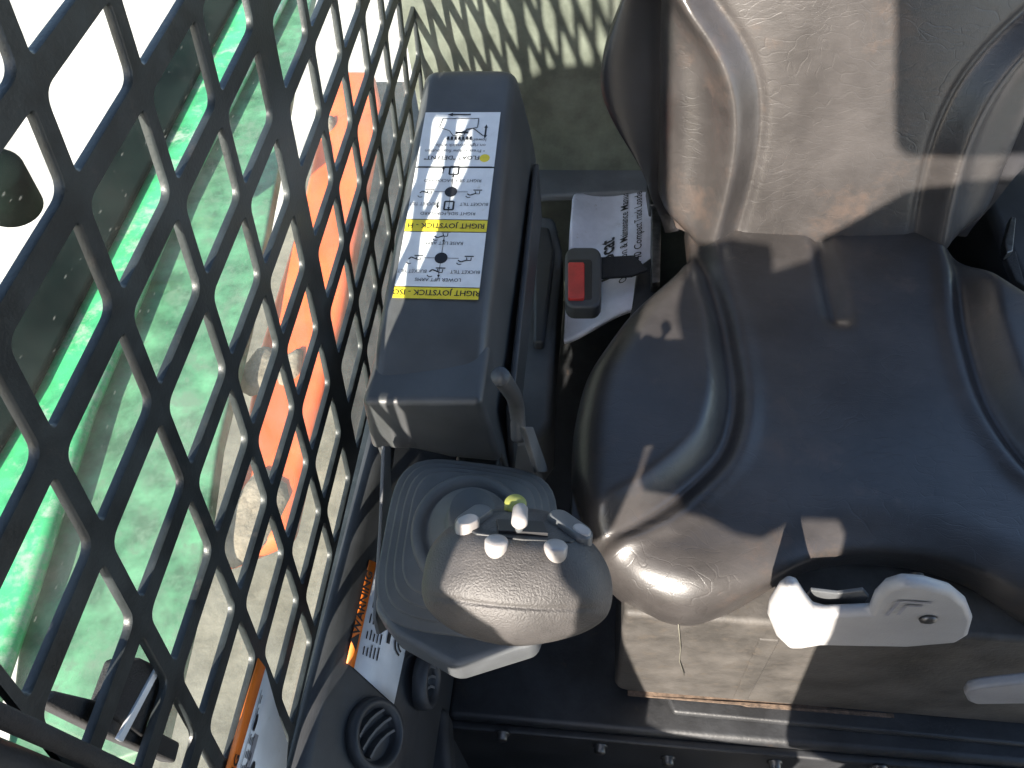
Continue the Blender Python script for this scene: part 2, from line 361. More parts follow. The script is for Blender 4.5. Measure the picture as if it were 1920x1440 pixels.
# green lift arm, dark pipe, orange chassis beam outside
def zpoly(pts, z): return [at(u, v, z=z) for u, v in pts]
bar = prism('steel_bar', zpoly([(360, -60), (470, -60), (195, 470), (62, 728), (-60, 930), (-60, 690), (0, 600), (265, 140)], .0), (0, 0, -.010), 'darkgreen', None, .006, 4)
tag(bar, 'dark green steel bar running along outside the screen', 'bar')
arm = thing('lift_arm', 'sunlit green lift arm outside the diamond screen', 'lift arm', at(300, 700, z=-.02))
prism('arm_edge', zpoly([(465, -60), (560, -60), (330, 380), (170, 760), (60, 1100), (-80, 1500), (-140, 1180), (-90, 930), (40, 715), (172, 455), (440, -60)], -.013), (0, 0, -.02), 'green', arm, .012, 4)
prism('arm_plate', zpoly([(555, -60), (600, -60), (556, 108), (519, 328), (467, 600), (410, 830), (372, 1100), (300, 1400), (0, 1500), (40, 1150), (165, 780), (330, 400)], -.040), (0, 0, -.02), 'dustygreen', arm, .004)
beam = thing('chassis_beam', 'orange painted chassis beam with mud beyond the screen', 'beam', at(560, 560, z=-.2))
prism('beam_body', zpoly([(640, 130), (700, 130), (715, 200), (640, 600), (590, 800), (545, 1000), (400, 1060), (440, 880), (480, 660), (560, 400), (605, 200)], -.075), (0, 0, -.03), 'orangepaint', beam, .012, 3)
fen = box('track_fender', (-.62, -.6, -.40), (-.245, 1.6, -.36), 'dust', None, .01, 3)
tag(fen, 'dusty grey track fender under the orange beam outside the window', 'fender')
def lump(name, c, rx, ry, h, m, parent, seed=0):
    bm = bmesh.new(); n = 18; rings = []
    for k, (r, z) in enumerate(((1, 0), (.9, .6), (.65, .9), (.3, 1), (.02, 1.0))):
        rings.append([bm.verts.new(Vector(c) + Vector((rx * r * math.cos(t) * q, ry * r * math.sin(t) * q, h * z * (.8 + .4 * q))))
                      for t, q in ((2 * math.pi * i / n, .85 + .3 * noise.noise(Vector((math.cos(2 * math.pi * i / n), math.sin(2 * math.pi * i / n), seed)))) for i in range(n))])
    for a, b in zip(rings, rings[1:]):
        for i in range(n):
            j = (i + 1) % n; bm.faces.new((a[i], a[j], b[j], b[i]))
    bm.faces.new(rings[-1]); return finish(name, bm, m, parent)
for (u, v, rx, ry, sd) in ((490, 695, .030, .042, 1), (478, 965, .034, .065, 2), (617, 235, .012, .022, 3), (545, 690, .016, .03, 4)):
    lump('mud_patch', at(u, v, z=-.075) - Vector((0, 0, .003)), rx, ry, .012, 'mud', beam, sd)
pin = thing('pivot_pin', 'dark green round pin end at the left edge', 'pin', at(-10, 320, z=.2))
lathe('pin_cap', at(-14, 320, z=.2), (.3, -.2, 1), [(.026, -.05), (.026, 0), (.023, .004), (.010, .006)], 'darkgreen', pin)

# ------------------------------------------------------------------ armrest console
con = thing('armrest_console', 'dark plastic armrest console carrying the joystick instruction decals', 'console', (-.13, .5, .05))
def zc(y): return .13 + .1864 * (y - .338) - .008 * ss(.405, .345, y)
CS = [(-.1835, -.11), (-.1825, -.05), (-.1815, -.016), (-.1795, -.007), (-.175, -.002), (-.169, 0), (-.15, .0006), (-.12, .0006), (-.101, 0), (-.0945, -.0018), (-.0905, -.005), (-.088, -.010), (-.084, -.03), (-.077, -.07), (-.0725, -.11)]
def con_fn(i, j):
    s = i * (len(CS) - 1); k = min(int(s), len(CS) - 2); f = s - k
    x = CS[k][0] + (CS[k + 1][0] - CS[k][0]) * f; dz = CS[k][1] + (CS[k + 1][1] - CS[k][1]) * f
    y = .339 + .367 * j
    rr = max(0, (y - .682) / .024); z = zc(min(y, .69)) + dz - .022 * (1 - math.sqrt(max(0, 1 - rr * rr)))
    if y > .69: x = -.13 + (x + .13) * (1 - .06 * ((y - .69) / .016))
    return (x, y, z)
shell = grid('console_shell', con_fn, (len(CS) - 1) * 2, 44, 'plastic', con, 1, .003)
prism('console_rear', [(-.177, .700, .06), (-.078, .700, .06), (-.092, .700, .168), (-.172, .700, .168)], (0, .004, 0), 'plastic', con, .002)
prism('front_cap', [(-.1812, .337, .1275), (-.0868, .337, .1335), (-.077, .334, .050), (-.12, .332, .056), (-.15, .333, .066), (-.187, .334, .062)], (0, .06, 0), 'plastic', con, .006, 5)
# right side skirt of the console and its bent release pipe
prism('side_skirt', [(-.075, .345, .02), (-.0735, .36, .09), (-.0735, .66, .11), (-.075, .68, .02)], (.006, 0, 0), 'plastic2', con, .002)
rp = [at(u, v, x=-.058) for u, v in ((938, 705), (950, 722), (964, 745), (970, 775), (972, 822))]
lv = thing('release_pipe', 'short bent grey release pipe beside the console', 'pipe', rp[-1])
def smooth_path(p, n=6):
    out = []
    for i in range(len(p) - 1):
        a, b, c, d = p[max(i - 1, 0)], p[i], p[i + 1], p[min(i + 2, len(p) - 1)]
        for k in range(n):
            t = k / n; out.append(.5 * ((2 * b) + (c - a) * t + (2 * a - 5 * b + 4 * c - d) * t * t + (3 * b - a - 3 * c + d) * t ** 3))
    return out + [p[-1]]
tube('pipe_body', smooth_path(rp), .0058, 'plastic', lv)
lathe('pipe_end', rp[-1], (rp[-1] - rp[-2]), [(.0048, -.001), (.0048, .0006)], 'rust', lv, 16)
# decal on the console
def zdec(y): return zc(y) + .0018
def ydec(v): return on_plane(840, v, (0, .338, .13 + .001), (0, -.1864, 1)).y
DY = [ydec(v) for v in (562, 541, 437, 414, 315, 212)]
dec = thing('console_decal', 'white and yellow joystick instruction decal on the console top', 'decal', (-.135, DY[2], zdec(DY[2])))
DXR, DXL = -.0985, -.170
def dpt(u, v, k): return Vector((DXR - u, DY[0] + v, zdec(DY[0] + v) + k))     # u reads towards the screen, v towards the rear
LW = DXR - DXL
def dplate(name, y0, y1, m, k):
    bm = bmesh.new(); n = 10
    a = [[bm.verts.new(dpt(LW * i / 2, y0 - DY[0] + (y1 - y0) * j / n, k)) for j in range(n + 1)] for i in range(3)]
    for i in range(2):
        for j in range(n): bm.faces.new((a[i][j], a[i + 1][j], a[i + 1][j + 1], a[i][j + 1]))
    return finish(name, bm, m, dec)
G = .0009
dplate('decal_strip', DY[0], DY[1], 'yellow', 0); dplate('decal_panel', DY[1] + G, DY[2], 'white', 0)
dplate('decal_strip', DY[2] + G, DY[3], 'yellow', 0); dplate('decal_panel', DY[3] + G, DY[4] - G, 'white', 0); dplate('decal_panel', DY[4] + G, DY[5], 'white', 0)
# reading axes: text reads along +u, its up is towards the viewer, so v is flipped per line
ink = Ink(lambda u, v: dpt(u, -v, .0004))
def vy(i, f=0): return -(DY[i] - DY[0]) - f
def mid(i, f): return -((DY[i] - DY[0]) * (1 - f) + (DY[i + 1] - DY[0]) * f)
cx = LW / 2
hb = DY[1] - DY[0]; hb2 = DY[3] - DY[2]
ink.text('RIGHT JOYSTICK - ISO', cx, mid(0, .5) - .0026, .0074, bold=.012); ink.text('RIGHT JOYSTICK - H', cx, mid(2, .5) - .0026, .0074, bold=.012)
def arrowhead(u, v, d, s):
    if d in 'lr':
        k = -1 if d == 'l' else 1; ink.poly([(u + k * s, v), (u - k * s * .6, v + s * .7), (u - k * s * .6, v - s * .7)])
    else:
        k = 1 if d == 'u' else -1; ink.poly([(u, v + k * s), (u + s * .7, v - k * s * .6), (u - s * .7, v - k * s * .6)])
def loader(u, v, s, tilt):
    ink.poly([(u - .9 * s, v - .5 * s), (u + .6 * s, v - .5 * s), (u + .6 * s, v - .3 * s), (u - .9 * s, v - .3 * s)])
    ink.line([(u - .5 * s, v - .2 * s), (u - .5 * s, v + .4 * s), (u + .1 * s, v + .4 * s), (u + .3 * s, v - .2 * s)], s * .14)
    if tilt: ink.line([(u + .1 * s, v + .3 * s), (u + 1.1 * s, v - .1 * s), (u + 1.5 * s, v + .3 * s)], s * .22)
    else: ink.line([(u + .1 * s, v + .3 * s), (u + 1.1 * s, v + .7 * s), (u + 1.6 * s, v + .4 * s)], s * .22)
    ink.ringline(u + 1.3 * s, v + .7 * s, .5 * s, s * .16, 20, 130, 6)
for i, iso in ((1, True), (3, False)):
    cv = mid(i, .52); H = DY[i + 1] - DY[i]
    ink.disc(cx, cv, .0056, .0056); ink.line([(cx, cv - .40 * H), (cx, cv + .40 * H)], .0005); ink.line([(cx - .015, cv), (cx + .015, cv)], .0005)
    arrowhead(cx, cv + .018, 'u', .0018); arrowhead(cx, cv - .018, 'd', .0018)
    ink.text('BUCKET TILT', cx - .022, cv + .012, .0047, sx=.9); ink.text('BUCKET TILT', cx + .023, cv + .012, .0047, sx=.9)
    loader(cx - .023, cv, .0052, False); loader(cx + .020, cv, .0052, True)
    if iso:
        ink.text('LOWER LIFT ARMS', cx, cv + .36 * H, .0047); ink.text('RAISE LIFT ARMS', cx, cv - .30 * H, .0047)
        loader(cx, cv + .22 * H, .0055, True); loader(cx, cv - .44 * H, .0055, False)
    else:
        ink.text('RIGHT SIDE FORWARD', cx, cv + .38 * H, .0047); ink.text('RIGHT SIDE BACKWARD', cx, cv - .24 * H, .0047)
        for sgn in (.25, -.42):
            vv = cv + sgn * H
            ink.line([(cx - .004, vv - .004), (cx + .004, vv - .004), (cx + .004, vv + .005), (cx - .004, vv + .005), (cx - .004, vv - .004)], .0016)
            arrowhead(cx + .010, vv + .002 * (1 if sgn > 0 else -1), 'u' if sgn > 0 else 'd', .0022); ink.line([(cx + .010, vv - .004), (cx + .010, vv + .004)], .0009)
f0 = mid(4, 0); H = DY[5] - DY[4]
ink.text('FLOAT "DETENT"', cx + .004, f0 - .013, .0066, bold=.015)
for k, t in enumerate(('\u2022 Press yellow float button', 'on right joystick while', 'lowering lift arms.')):
    ink.text(t, .010, f0 - .0205 - .0066 * k, .0052, 'LEFT')
lv0 = f0 - .74 * H
ink.line([(cx - .016, lv0 - .009), (cx + .018, lv0 - .009), (cx + .020, lv0 + .002), (cx + .010, lv0 + .006), (cx + .006, lv0 + .012), (cx - .004, lv0 + .012), (cx - .006, lv0 + .004), (cx - .016, lv0 + .002), (cx - .016, lv0 - .009)], .0008)
ink.line([(cx + .004, lv0 + .010), (cx - .012, lv0 + .003), (cx - .022, lv0 + .012)], .0010)
for k in range(7): ink.rect(cx - .012 + .0035 * k, lv0 + .013, cx - .0098 + .0035 * k, lv0 + .017)
ink.rect(cx - .008, lv0 + .007, cx + .004, lv0 + .0095)
ink.line([(cx - .008, lv0 - .014), (cx + .010, lv0 - .014)], .0018); arrowhead(cx + .011, lv0 - .014, 'r', .0032)
ink.line([(cx - .024, lv0 + .002), (cx - .024, lv0 + .012)], .0016); arrowhead(cx - .024, lv0 + .001, 'd', .0026); arrowhead(cx - .024, lv0 + .013, 'u', .0026)
ink.rect(.002, vy(4, -.0002) - G, LW - .002, vy(4, -.0002) + G * .2)
ink.done('decal_print', 'ink', dec)
yd = Ink(lambda u, v: dpt(u, -v, .0003)); yd.disc(.0095, f0 - .0105, .0046); yd.done('decal_symbol', 'yellow', dec)

# ------------------------------------------------------------------ joystick
BC = at(880, 1025, z=.075)
joy = thing('joystick', 'grey grained joystick with pale buttons on a ribbed rubber boot', 'joystick', BC - Vector((0, 0, .06)))
bn = Vector((.16, -.20, 1)).normalized()
prof = []
for k in range(4):
    r = .0640 - .0062 * k; h = .0100 * k
    prof += [(r - .0125, h), (r - .0018, h + .0006), (r - .0003, h + .002), (r - .0003, h + .0034), (r - .0018, h + .0048), (r - .0150, h + .0056), (r - .0160, h + .0095)]
lathe('boot_ribs', BC, bn, prof, 'boot', joy, 72, 1.0, 1.02, square=2.2)
lathe('boot_crown', BC + bn * .035, bn, [(.0405, -.004), (.0415, .001), (.0415, .007), (.0395, .011), (.0335, .0125), (.0315, .0105), (.0300, .0115), (.0290, .0165), (.0265, .021), (.0195, .027), (.0165, .036), (.0145, .06)], 'boot', joy, 56, 1.0, 1.02)
# pod under the boot
prism('pod', zpoly([(700, 1140), (735, 930), (775, 860), (985, 885), (1040, 935), (1035, 1120), (1005, 1205), (852, 1252), (740, 1190)], .045), (0, 0, -.035), 'greyplastic', joy, .006, 4)
box('pod_arm', (-.125, .25, -.02), (-.085, .40, .012), 'plastic2', joy, .004)
prism('pod_plate', px_poly([(722, 836), (733, 836), (736, 1000), (728, 1180), (712, 1190), (705, 1160), (716, 990)], -.165), (-.003, 0, 0), 'greyplastic', joy, .0008)
# grip head: a pillow over an outline facing the operator's hand
GC = at(968, 1078, z=.215)
gn = (CAM - GC).normalized(); gn = (gn + Vector((0, .10, .12))).normalized()
gx = Vector((1, 0, 0)); gx = (gx - gn * gx.dot(gn)).normalized(); gy = gn.cross(gx)
PXM = (CAM - GC).length / F
OUT = [(800, 1085), (806, 1045), (828, 1005), (858, 975), (900, 950), (945, 938), (1000, 936), (1045, 950), (1085, 985), (1118, 1025), (1138, 1065), (1143, 1105), (1132, 1140), (1095, 1168), (1040, 1188), (975, 1200), (910, 1195), (855, 1178), (815, 1150), (800, 1120)]
LOC = [((u - 968) * PXM, -(v - 1078) * PXM) for u, v in OUT]
def out_at(t):
    n = len(LOC); s = (t % 1) * n; i = int(s); f = s - i
    P = [Vector(LOC[(i + k) % n]) for k in (-1, 0, 1, 2)]
    a, b, c, d = P; return .5 * ((2 * b) + (c - a) * f + (2 * a - 5 * b + 4 * c - d) * f * f + (3 * b - a - 3 * c + d) * f ** 3)
DS = 1.15
def gfall(y):                                            # the switch deck falls away behind the crest
    t = (y - .0125) / .0025; return -DS * .0025 * (t if t > 20 else math.log(1 + math.exp(t)))
def ghead(x, y, r):
    h = .031 * math.sqrt(max(0, 1 - r ** 2.6)); k = ss(.008, .020, y)
    sm = y + .0190 - 1.9 * x * x
    h -= .0011 * math.exp(-(sm / .0009) ** 2)
    return h * (1 - k) + (.0275 * math.sqrt(max(0, 1 - r ** 7))) * k + gfall(y)
def gpos(x, y, r): return GC + gx * x + gy * y + gn * ghead(x, y, r)
dn = (gn + gy * DS).normalized()
bm = bmesh.new(); NT, NR = 110, 64; rings = []
for q in range(NR + 1):
    r = 1 - (1 - q / NR) ** 1.7
    rings.append([bm.verts.new(gpos(*(out_at(k / NT) * r), r)) for k in range(NT)] if q else [bm.verts.new(gpos(0, 0, 0))])
for k in range(NT): bm.faces.new((rings[0][0], rings[1][k], rings[1][(k + 1) % NT]))
for a, b in zip(rings[1:], rings[2:]):
    for k in range(NT): j = (k + 1) % NT; bm.faces.new((a[k], b[k], b[j], a[j]))
last = rings[-1]
for (sc, d) in ((1.004, -.001), (.985, -.0016), (1.0, -.0026), (.99, -.010), (.93, -.022), (.78, -.034), (.5, -.044)):
    new = [bm.verts.new(GC + gx * (out_at(k / NT).x * sc) + gy * (out_at(k / NT).y * sc) + gn * (d + gfall(out_at(k / NT).y * sc))) for k in range(NT)]
    for k in range(NT): j = (k + 1) % NT; bm.faces.new((last[k], new[k], new[j], last[j]))
    last = new
bm.faces.new(last)
finish('grip', bm, 'grip', joy)
def gl(u, v): return (u - 968) * PXM, -(v - 1078) * PXM
def gsurf(u, v, up=0):
    x, y = gl(u, v); r = min(.97, max(0.0, max(Vector((x, y)).length / max(1e-6, out_at(t / 40).length) if False else 0 for t in (0,))))
    ang = math.atan2(y, x); best = min((abs((math.atan2(out_at(t / 160).y, out_at(t / 160).x) - ang + math.pi) % (2 * math.pi) - math.pi), out_at(t / 160).length) for t in range(160))
    r = min(.97, Vector((x, y)).length / best[1]); return GC + gx * x + gy * y + gn * (ghead(x, y, r) + up)
def pill(name, u0, v0, u1, v1, w, h0, h1, m, tip=None):
    """rocker between two pixels, w wide"""
    a, b = gsurf(u0, v0), gsurf(u1, v1); d = (b - a).normalized(); s = dn.cross(d)
    bm = bmesh.new(); n = 8; ring = []
    for cpt, sg in ((b, 1), (a, -1)):
        for k in range(n + 1):
            t = -math.pi / 2 + math.pi * k / n; ring.append(cpt + d * (math.cos(t) * w * sg) + s * (math.sin(t) * w * sg))
    lo = [bm.verts.new(p - dn * .006) for p in ring]; hi = [bm.verts.new(p + dn * h0) for p in ring]
    c = (a + b) / 2; top = [bm.verts.new(c + (p - c) * .86 + dn * h1) for p in ring]
    N = len(ring)
    for r0, r1 in ((lo, hi), (hi, top)):
        for k in range(N): j = (k + 1) % N; bm.faces.new((r0[k], r0[j], r1[j], r1[k]))
    bm.faces.new(top); bm.faces.new(lo[::-1]); return finish(name, bm, m, joy, True, .0005)
prism('switch_deck', [gsurf(u, v, .0018) for u, v in ((893, 1022), (876, 1012), (888, 985), (915, 962), (968, 956), (1028, 962), (1062, 985), (1082, 1010), (1060, 1024), (975, 1028))], -dn * .004, 'plastic2', joy, .0008)
pill('rocker_switch', 872, 1008, 897, 976, .0058, .003, .005, 'buttondark'); pill('rocker_tip', 872, 1014, 880, 1008, .0050, .0036, .0056, 'button')
pill('rocker_switch', 1080, 1012, 1038, 978, .0058, .003, .005, 'buttondark'); pill('rocker_tip', 1083, 1014, 1076, 1009, .0042, .0036, .0056, 'button')
for (u, v) in ((931, 1043), (1033, 1043)):
    c = gsurf(u, v); lathe('push_button', c - dn * .006, dn, [(.0060, 0), (.0060, .0082), (.0054, .0090), (.003, .0093)], 'button', joy, 24)
c = gsurf(957, 955); lathe('float_button', c - gn * .004, (gn + gy * .45).normalized(), [(.0062, 0), (.0062, .0075), (.0056, .0085)], 'yellowbtn', joy, 24)
prism('thumb_slot', [gsurf(u, v, .0034) for u, v in ((925, 987), (1010, 985), (1020, 1012), (932, 1014))], -dn * .004, 'ink', joy, .0004)
tp = gsurf(968, 1006); tube('thumb_stem', [tp - dn * .002, tp + gn * .010], .0022, 'buttondark', joy)
lathe('thumb_wheel', tp + gn * .012 + gy * .003, (gn - gy * 1.4).normalized(), [(.0028, -.009), (.0040, -.007), (.0042, 0), (.0042, .003), (.003, .0045)], 'button', joy, 20)
# struts between console and pod
st = thing('support_strut', 'flat grey steel strut behind the joystick boot', 'strut', at(1000, 860, x=-.045))
prism('strut_bar', px_poly([(972, 800), (990, 800), (1022, 885), (1000, 885)], -.047), (.004, 0, 0), 'greyplastic', st, .001)

# ------------------------------------------------------------------ side trim decals and vents
DN = Vector((.83, 0, .56)).normalized(); DP = Vector((-.190, .2, -.070)) + DN * .0012   # plane of the sloped trim face
def tpt(u, v, k=0): return on_plane(u, v, DP + DN * k, DN)
wd = thing('warning_decal', 'orange and white warning decal on the trim beside the boot', 'decal', tpt(700, 1250))
prism('warning_panel', [tpt(u, v) for u, v in ((707, 1052), (765, 1055), (765, 1195), (738, 1321), (663, 1252))], DN * .0004, 'white', wd, 0)
prism('warning_strip', [tpt(u, v) for u, v in ((692, 1050), (705, 1055), (663, 1252), (649, 1243))], DN * .0007, 'orange', wd, 0)
A0, B0 = tpt(663, 1250), tpt(705, 1055); wu = (B0 - A0).normalized(); wv = DN.cross(wu)
wi = Ink(lambda u, v: A0 + wu * u + wv * v + DN * .0013)
WL = (B0 - A0).length
wi.text('WARNING', WL * .58, .0022, .0115, bold=.02, sx=1.05); wi.poly([(.012, .002), (.028, .002), (.020, .011)])
for k in range(5):
    for q in range(9): wi.rect(.012 + q * .014, -.007 - .0042 * k, .012 + q * .014 + random.uniform(.006, .012), -.0055 - .0042 * k)
wi.rect(.03, -.034, .055, -.030)
for r in (.0075, .0115): wi.ringline(.035, -.052, r, .0020, 20, 160); wi.ringline(.035, -.052, r, .0020, 200, 340)
wi.disc(.035, -.052, .003)
wi.done('warning_print', 'ink', wd)
def vent(label, c, n, r, ang):
    e = thing('air_vent', label, 'vent', c, 'round air vents in the side trim')
    x, y, n = frame_of(n, (0, 0, 1))
    lathe('vent_ring', c, n, [(r, -.004), (r, .004), (r * .93, .009), (r * .80, .0095), (r * .70, .004), (r * .66, -.002)], 'plastic2', e, 40, up=(0, 0, 1))
    lathe('vent_bowl', c, n, [(r * .68, -.003), (r * .5, -.0025)], 'ink', e, 32, up=(0, 0, 1))
    ca, sa = math.cos(ang), math.sin(ang)
    for k in (-1, 0, 1):
        h = math.sqrt(max(.05, (.66 ** 2 - (k * .34) ** 2))) * r; d = []
        for t in (-1, -.5, 0, .5, 1):
            p = (k * .34 * r + .10 * r * (1 - t * t)); q = h * t
            d.append(c + x * (p * ca - q * sa) + y * (p * sa + q * ca) + n * .001)
        bm = bmesh.new(); rows = [[bm.verts.new(p + w) for p in d] for w in (n * .005, n * .005 + (x * ca + y * sa) * .0022, -n * .004 + (x * ca + y * sa) * .004, -n * .004 + (x * ca + y * sa) * .002)]
        for a, b in zip(rows, rows[1:] + rows[:1]):
            for i in range(4): bm.faces.new((a[i], a[i + 1], b[i + 1], b[i]))
        bm.faces.new([r_[0] for r_ in rows]); bm.faces.new([r_[-1] for r_ in rows][::-1])
        finish('vent_louver', bm, 'greyplastic', e, False)
vent('round black air vent with three louvers at the lower edge, nearest the camera', tpt(700, 1378), DN, .030, .9)
vent('round black air vent seen edge on below the joystick pod', at(796, 1276, x=-.150), (1, 0, .1), .026, .4)
# grey elbow below the vents
el_ = prism('duct_elbow', [at(u, v, z=-.30) for u, v in ((795, 1345), (850, 1345), (860, 1500), (770, 1500))], (0, 0, .05), 'plastic2', None, .01, 4)
tag(el_, 'dark plastic duct elbow at the bottom edge beside the vents', 'duct')
# decal stuck on the screen, lower left
WX = -.2222
pd = thing('screen_decal', 'orange and white warning decal stuck on the screen at the bottom', 'decal', at(480, 1400, x=WX))
prism('screen_decal_panel', [at(u, v, x=WX) for u, v in ((497, 1250), (517, 1322), (540, 1395), (532, 1520), (418, 1520))], (-.0006, 0, 0), 'white', pd, 0)
prism('screen_decal_strip', [at(u, v, x=WX + .0004) for u, v in ((485, 1234), (498, 1252), (420, 1520), (400, 1520))], (-.0006, 0, 0), 'orange', pd, 0)
A1, B1 = at(423, 1512, x=WX), at(494, 1256, x=WX); qu = (B1 - A1).normalized(); qv = Vector((1, 0, 0)).cross(qu)
PL = (B1 - A1).length
def pin_(u, v): return A1 + qu * u + qv * v + Vector((.0007, 0, 0))
pi_ = Ink(pin_)
SG = -1 if (pin_(0, .01) - pin_(0, 0)).y > 0 else 1
pi_.text('WARNING', .004, .0012 if SG > 0 else .0012, .0105, bold=.02)
pi_.rect(.0, -SG * .0052 - .0003, PL * .86, -SG * .0052 + .0003)
for k in range(5):
    for q in range(int((8 - k * 1.1))): pi_.rect(.004 + q * .0085, -SG * (.0075 + .0028 * k), .004 + q * .0085 + random.uniform(.004, .0075), -SG * (.0086 + .0028 * k))
pi_.disc(.052, -SG * .010, .0055, .0022); pi_.disc(.022, -SG * .026, .009, .004)
pi_.done('screen_decal_print', 'ink', pd)
pg = Ink(lambda u, v: pin_(u, v) + Vector((-.0003, 0, 0))); pg.rect(.0, -SG * .0145, PL * .55, -SG * .0215); pg.done('screen_decal_tint', 'inkgrey', pd)

# ------------------------------------------------------------------ behind the console
led = prism('rear_ledge', [(-.16, .80, -.062), (.10, .822, -.062), (.10, .875, -.062), (-.16, .875, -.062)], (0, 0, .012), 'ledge', None, .004, 3)
tag(led, 'grey ledge along the foot of the rear panel', 'ledge', kind='structure')
bn_ = thing('side_bin', 'worn grey plastic bin between console and seat', 'bin', at(1010, 600, z=-.1))
prism('bin_body', zpoly([(985, 400), (1040, 405), (1055, 470), (1040, 640), (1034, 790), (1008, 828), (935, 830), (945, 620)], -.06), (0, 0, -.10), 'greyplastic', bn_, .008, 4)
prism('bin_lid', zpoly([(1002, 420), (1030, 425), (1040, 470), (1020, 640), (1000, 640)], -.045), (0, 0, -.016), 'plastic2', bn_, .004, 3)
man = thing('manual_booklet', 'creased white printed manual booklet stuffed behind the belt buckle', 'booklet', at(1140, 480, z=-.10))
MQ = [at(1056, 636, z=-.060), at(1222, 578, z=-.056), at(1222, 346, z=-.060), at(1074, 368, z=-.052)]
def bpt(u, v, k=0):
    p = MQ[0].lerp(MQ[3], u).lerp(MQ[1].lerp(MQ[2], u), 1 - v)
    return p + Vector((0, 0, .006 * math.sin(v * 5 + u * 2) + .0025 * math.sin(u * 13 + v * 4) + k))
bk = grid('booklet_cover', lambda a, b: bpt(a, b), 24, 16, 'paper', man, 1, .006); bk.modifiers['solid'].offset = 0
BL, BW = (MQ[3] - MQ[0]).length, (MQ[1] - MQ[0]).length
bi = Ink(lambda u, v: bpt(u / BL, v / BW, .0042))
bi.text('Operation & Maintenance Manual', .052, BW * .30, .0145, 'LEFT', bold=.008, sx=.9); bi.text('T740 Compact Track Loader', .070, BW * .13, .0145, 'LEFT', bold=.008, sx=.9)
bi.text('bobcat', .068, BW * .46, .028, 'LEFT', bold=.02)
bi.done('booklet_print', 'ink', man)
buc = thing('belt_buckle', 'black seat belt buckle with red release button', 'buckle', at(1095, 520, z=-.05))
BZ = -.018
def rrect(u0, v0, u1, v1, r, z, n=4):
    pts = []
    for (cx_, cy_, a) in ((u1 - r, v0 + r, -90), (u1 - r, v1 - r, 0), (u0 + r, v1 - r, 90), (u0 + r, v0 + r, 180)):
        for k in range(n + 1):
            t = math.radians(a + 90 * k / n); pts.append((cx_ + r * math.cos(t), cy_ + r * math.sin(t)))
    return zpoly(pts, z)
prism('buckle_housing', rrect(1059, 462, 1128, 575, 18, BZ), (0, 0, -.022), 'plastic', buc, .004, 3)
prism('buckle_recess', rrect(1064, 486, 1110, 562, 6, BZ + .0006), (0, 0, -.002), 'ink', buc, .0008)
prism('release_button', rrect(1065, 491, 1096, 559, 4, BZ + .004), (0, 0, -.006), 'red', buc, .0012)
prism('belt_strap', zpoly([(1120, 482), (1190, 478), (1215, 505), (1185, 516), (1125, 520)], BZ - .008), (0, 0, -.004), 'strap', buc, .0008)
sl = thing('seat_rail', 'worn steel seat rail bracket beside the booklet', 'bracket', at(1226, 440, z=-.06))
prism('rail_strip', zpoly([(1222, 390), (1240, 392), (1238, 528), (1222, 530)], -.03), (0, 0, -.03), 'steel', sl, .0015)
prism('rail_clip', zpoly([(1212, 344), (1236, 346), (1238, 384), (1218, 384)], -.028), (0, 0, -.02), 'steel', sl, .002)
prism('rail_block', zpoly([(1195, 500), (1222, 480), (1232, 560), (1180, 600)], -.045), (0, 0, -.05), 'blacksteel', sl, .003)

# ------------------------------------------------------------------ seat
XC = .245
seat = thing('operator_seat', 'black vinyl operator seat with moulded bolsters', 'seat', (XC, .45, -.09))
XL = [(.22, -.020), (.335, -.020), (.41, -.022), (.473, -.013), (.553, .028), (.62, .085), (.66, .10), (.75, .10)]
GXT = [(.296, -.02), (.305, .018), (.334, .058), (.386, .108), (.43, .121), (.466, .125), (.549, .121), (.643, .106), (.75, .095)]
YF = [(0, .302), (.1, .301), (.2, .296), (.3, .284), (.4, .267), (.5, .253), (.6, .246), (.7, .249), (.79, .258), (.88, .276), (.94, .297), (1, .335)]
def hw(y): return XC - lerp_tab(XL, y)
def smooth_tab(tab, x, h):
    return sum(lerp_tab(tab, x + h * k) * w for k, w in ((-2, 1), (-1, 2), (0, 3), (1, 2), (2, 1))) / 9
def seat_z(x, y):
    ax = XC - abs(x - XC)
    z = .004 * math.cos((x - XC) * 8) - .010 * math.exp(-((y - .52) / .12) ** 2 - ((x - XC) / .11) ** 2)
    g = smooth_tab(GXT, y, .012); slope = abs(smooth_tab(GXT, y + .01, .012) - smooth_tab(GXT, y - .01, .012)) / .02
    sd = (g - ax) / math.sqrt(1 + slope * slope)
    z += .022 * ss(-.004, .022, sd) - .008 * math.exp(-((sd + .006) / .007) ** 2) + .004 * math.exp(-((sd + .022) / .009) ** 2)
    t = (y - .553) / (.651 - .553); dx = x - (.243 - .002 * t)
    z -= .010 * math.exp(-(dx / .010) ** 2) * ss(.545, .565, y)
    z += .012 * ss(.33, .30, y) * ss(.0, .2, 1 - abs(x - XC) / .27) * 0
    return z
NX, NY = 110, 100
def seat_pt(i, j):
    t = -1 + 2 * i; t = math.copysign(1 - (1 - abs(t)) ** 1.25, t)
    yf = smooth_tab(YF, abs(t), .035); y = .735 + (yf - .735) * (1 - (1 - j) ** 1.25)
    x = XC + t * smooth_tab([(k, XC - v) for k, v in XL], y, .012)
    ds = (1 - abs(t)) * hw(y); df = y - yf
    r = .040; d = min(ds, df); a = max(0, 1 - ds / r); b = max(0, 1 - df / (r * 1.1)); k = min(1, math.sqrt(a * a + b * b))
    return Vector((x, y, seat_z(x, y) - .036 * (1 - .6 * ss(.16, .075, abs(x - XC)) * ss(.5, .40, y)) * (1 - math.sqrt(max(0, 1 - k * k)))))
bm = bmesh.new()
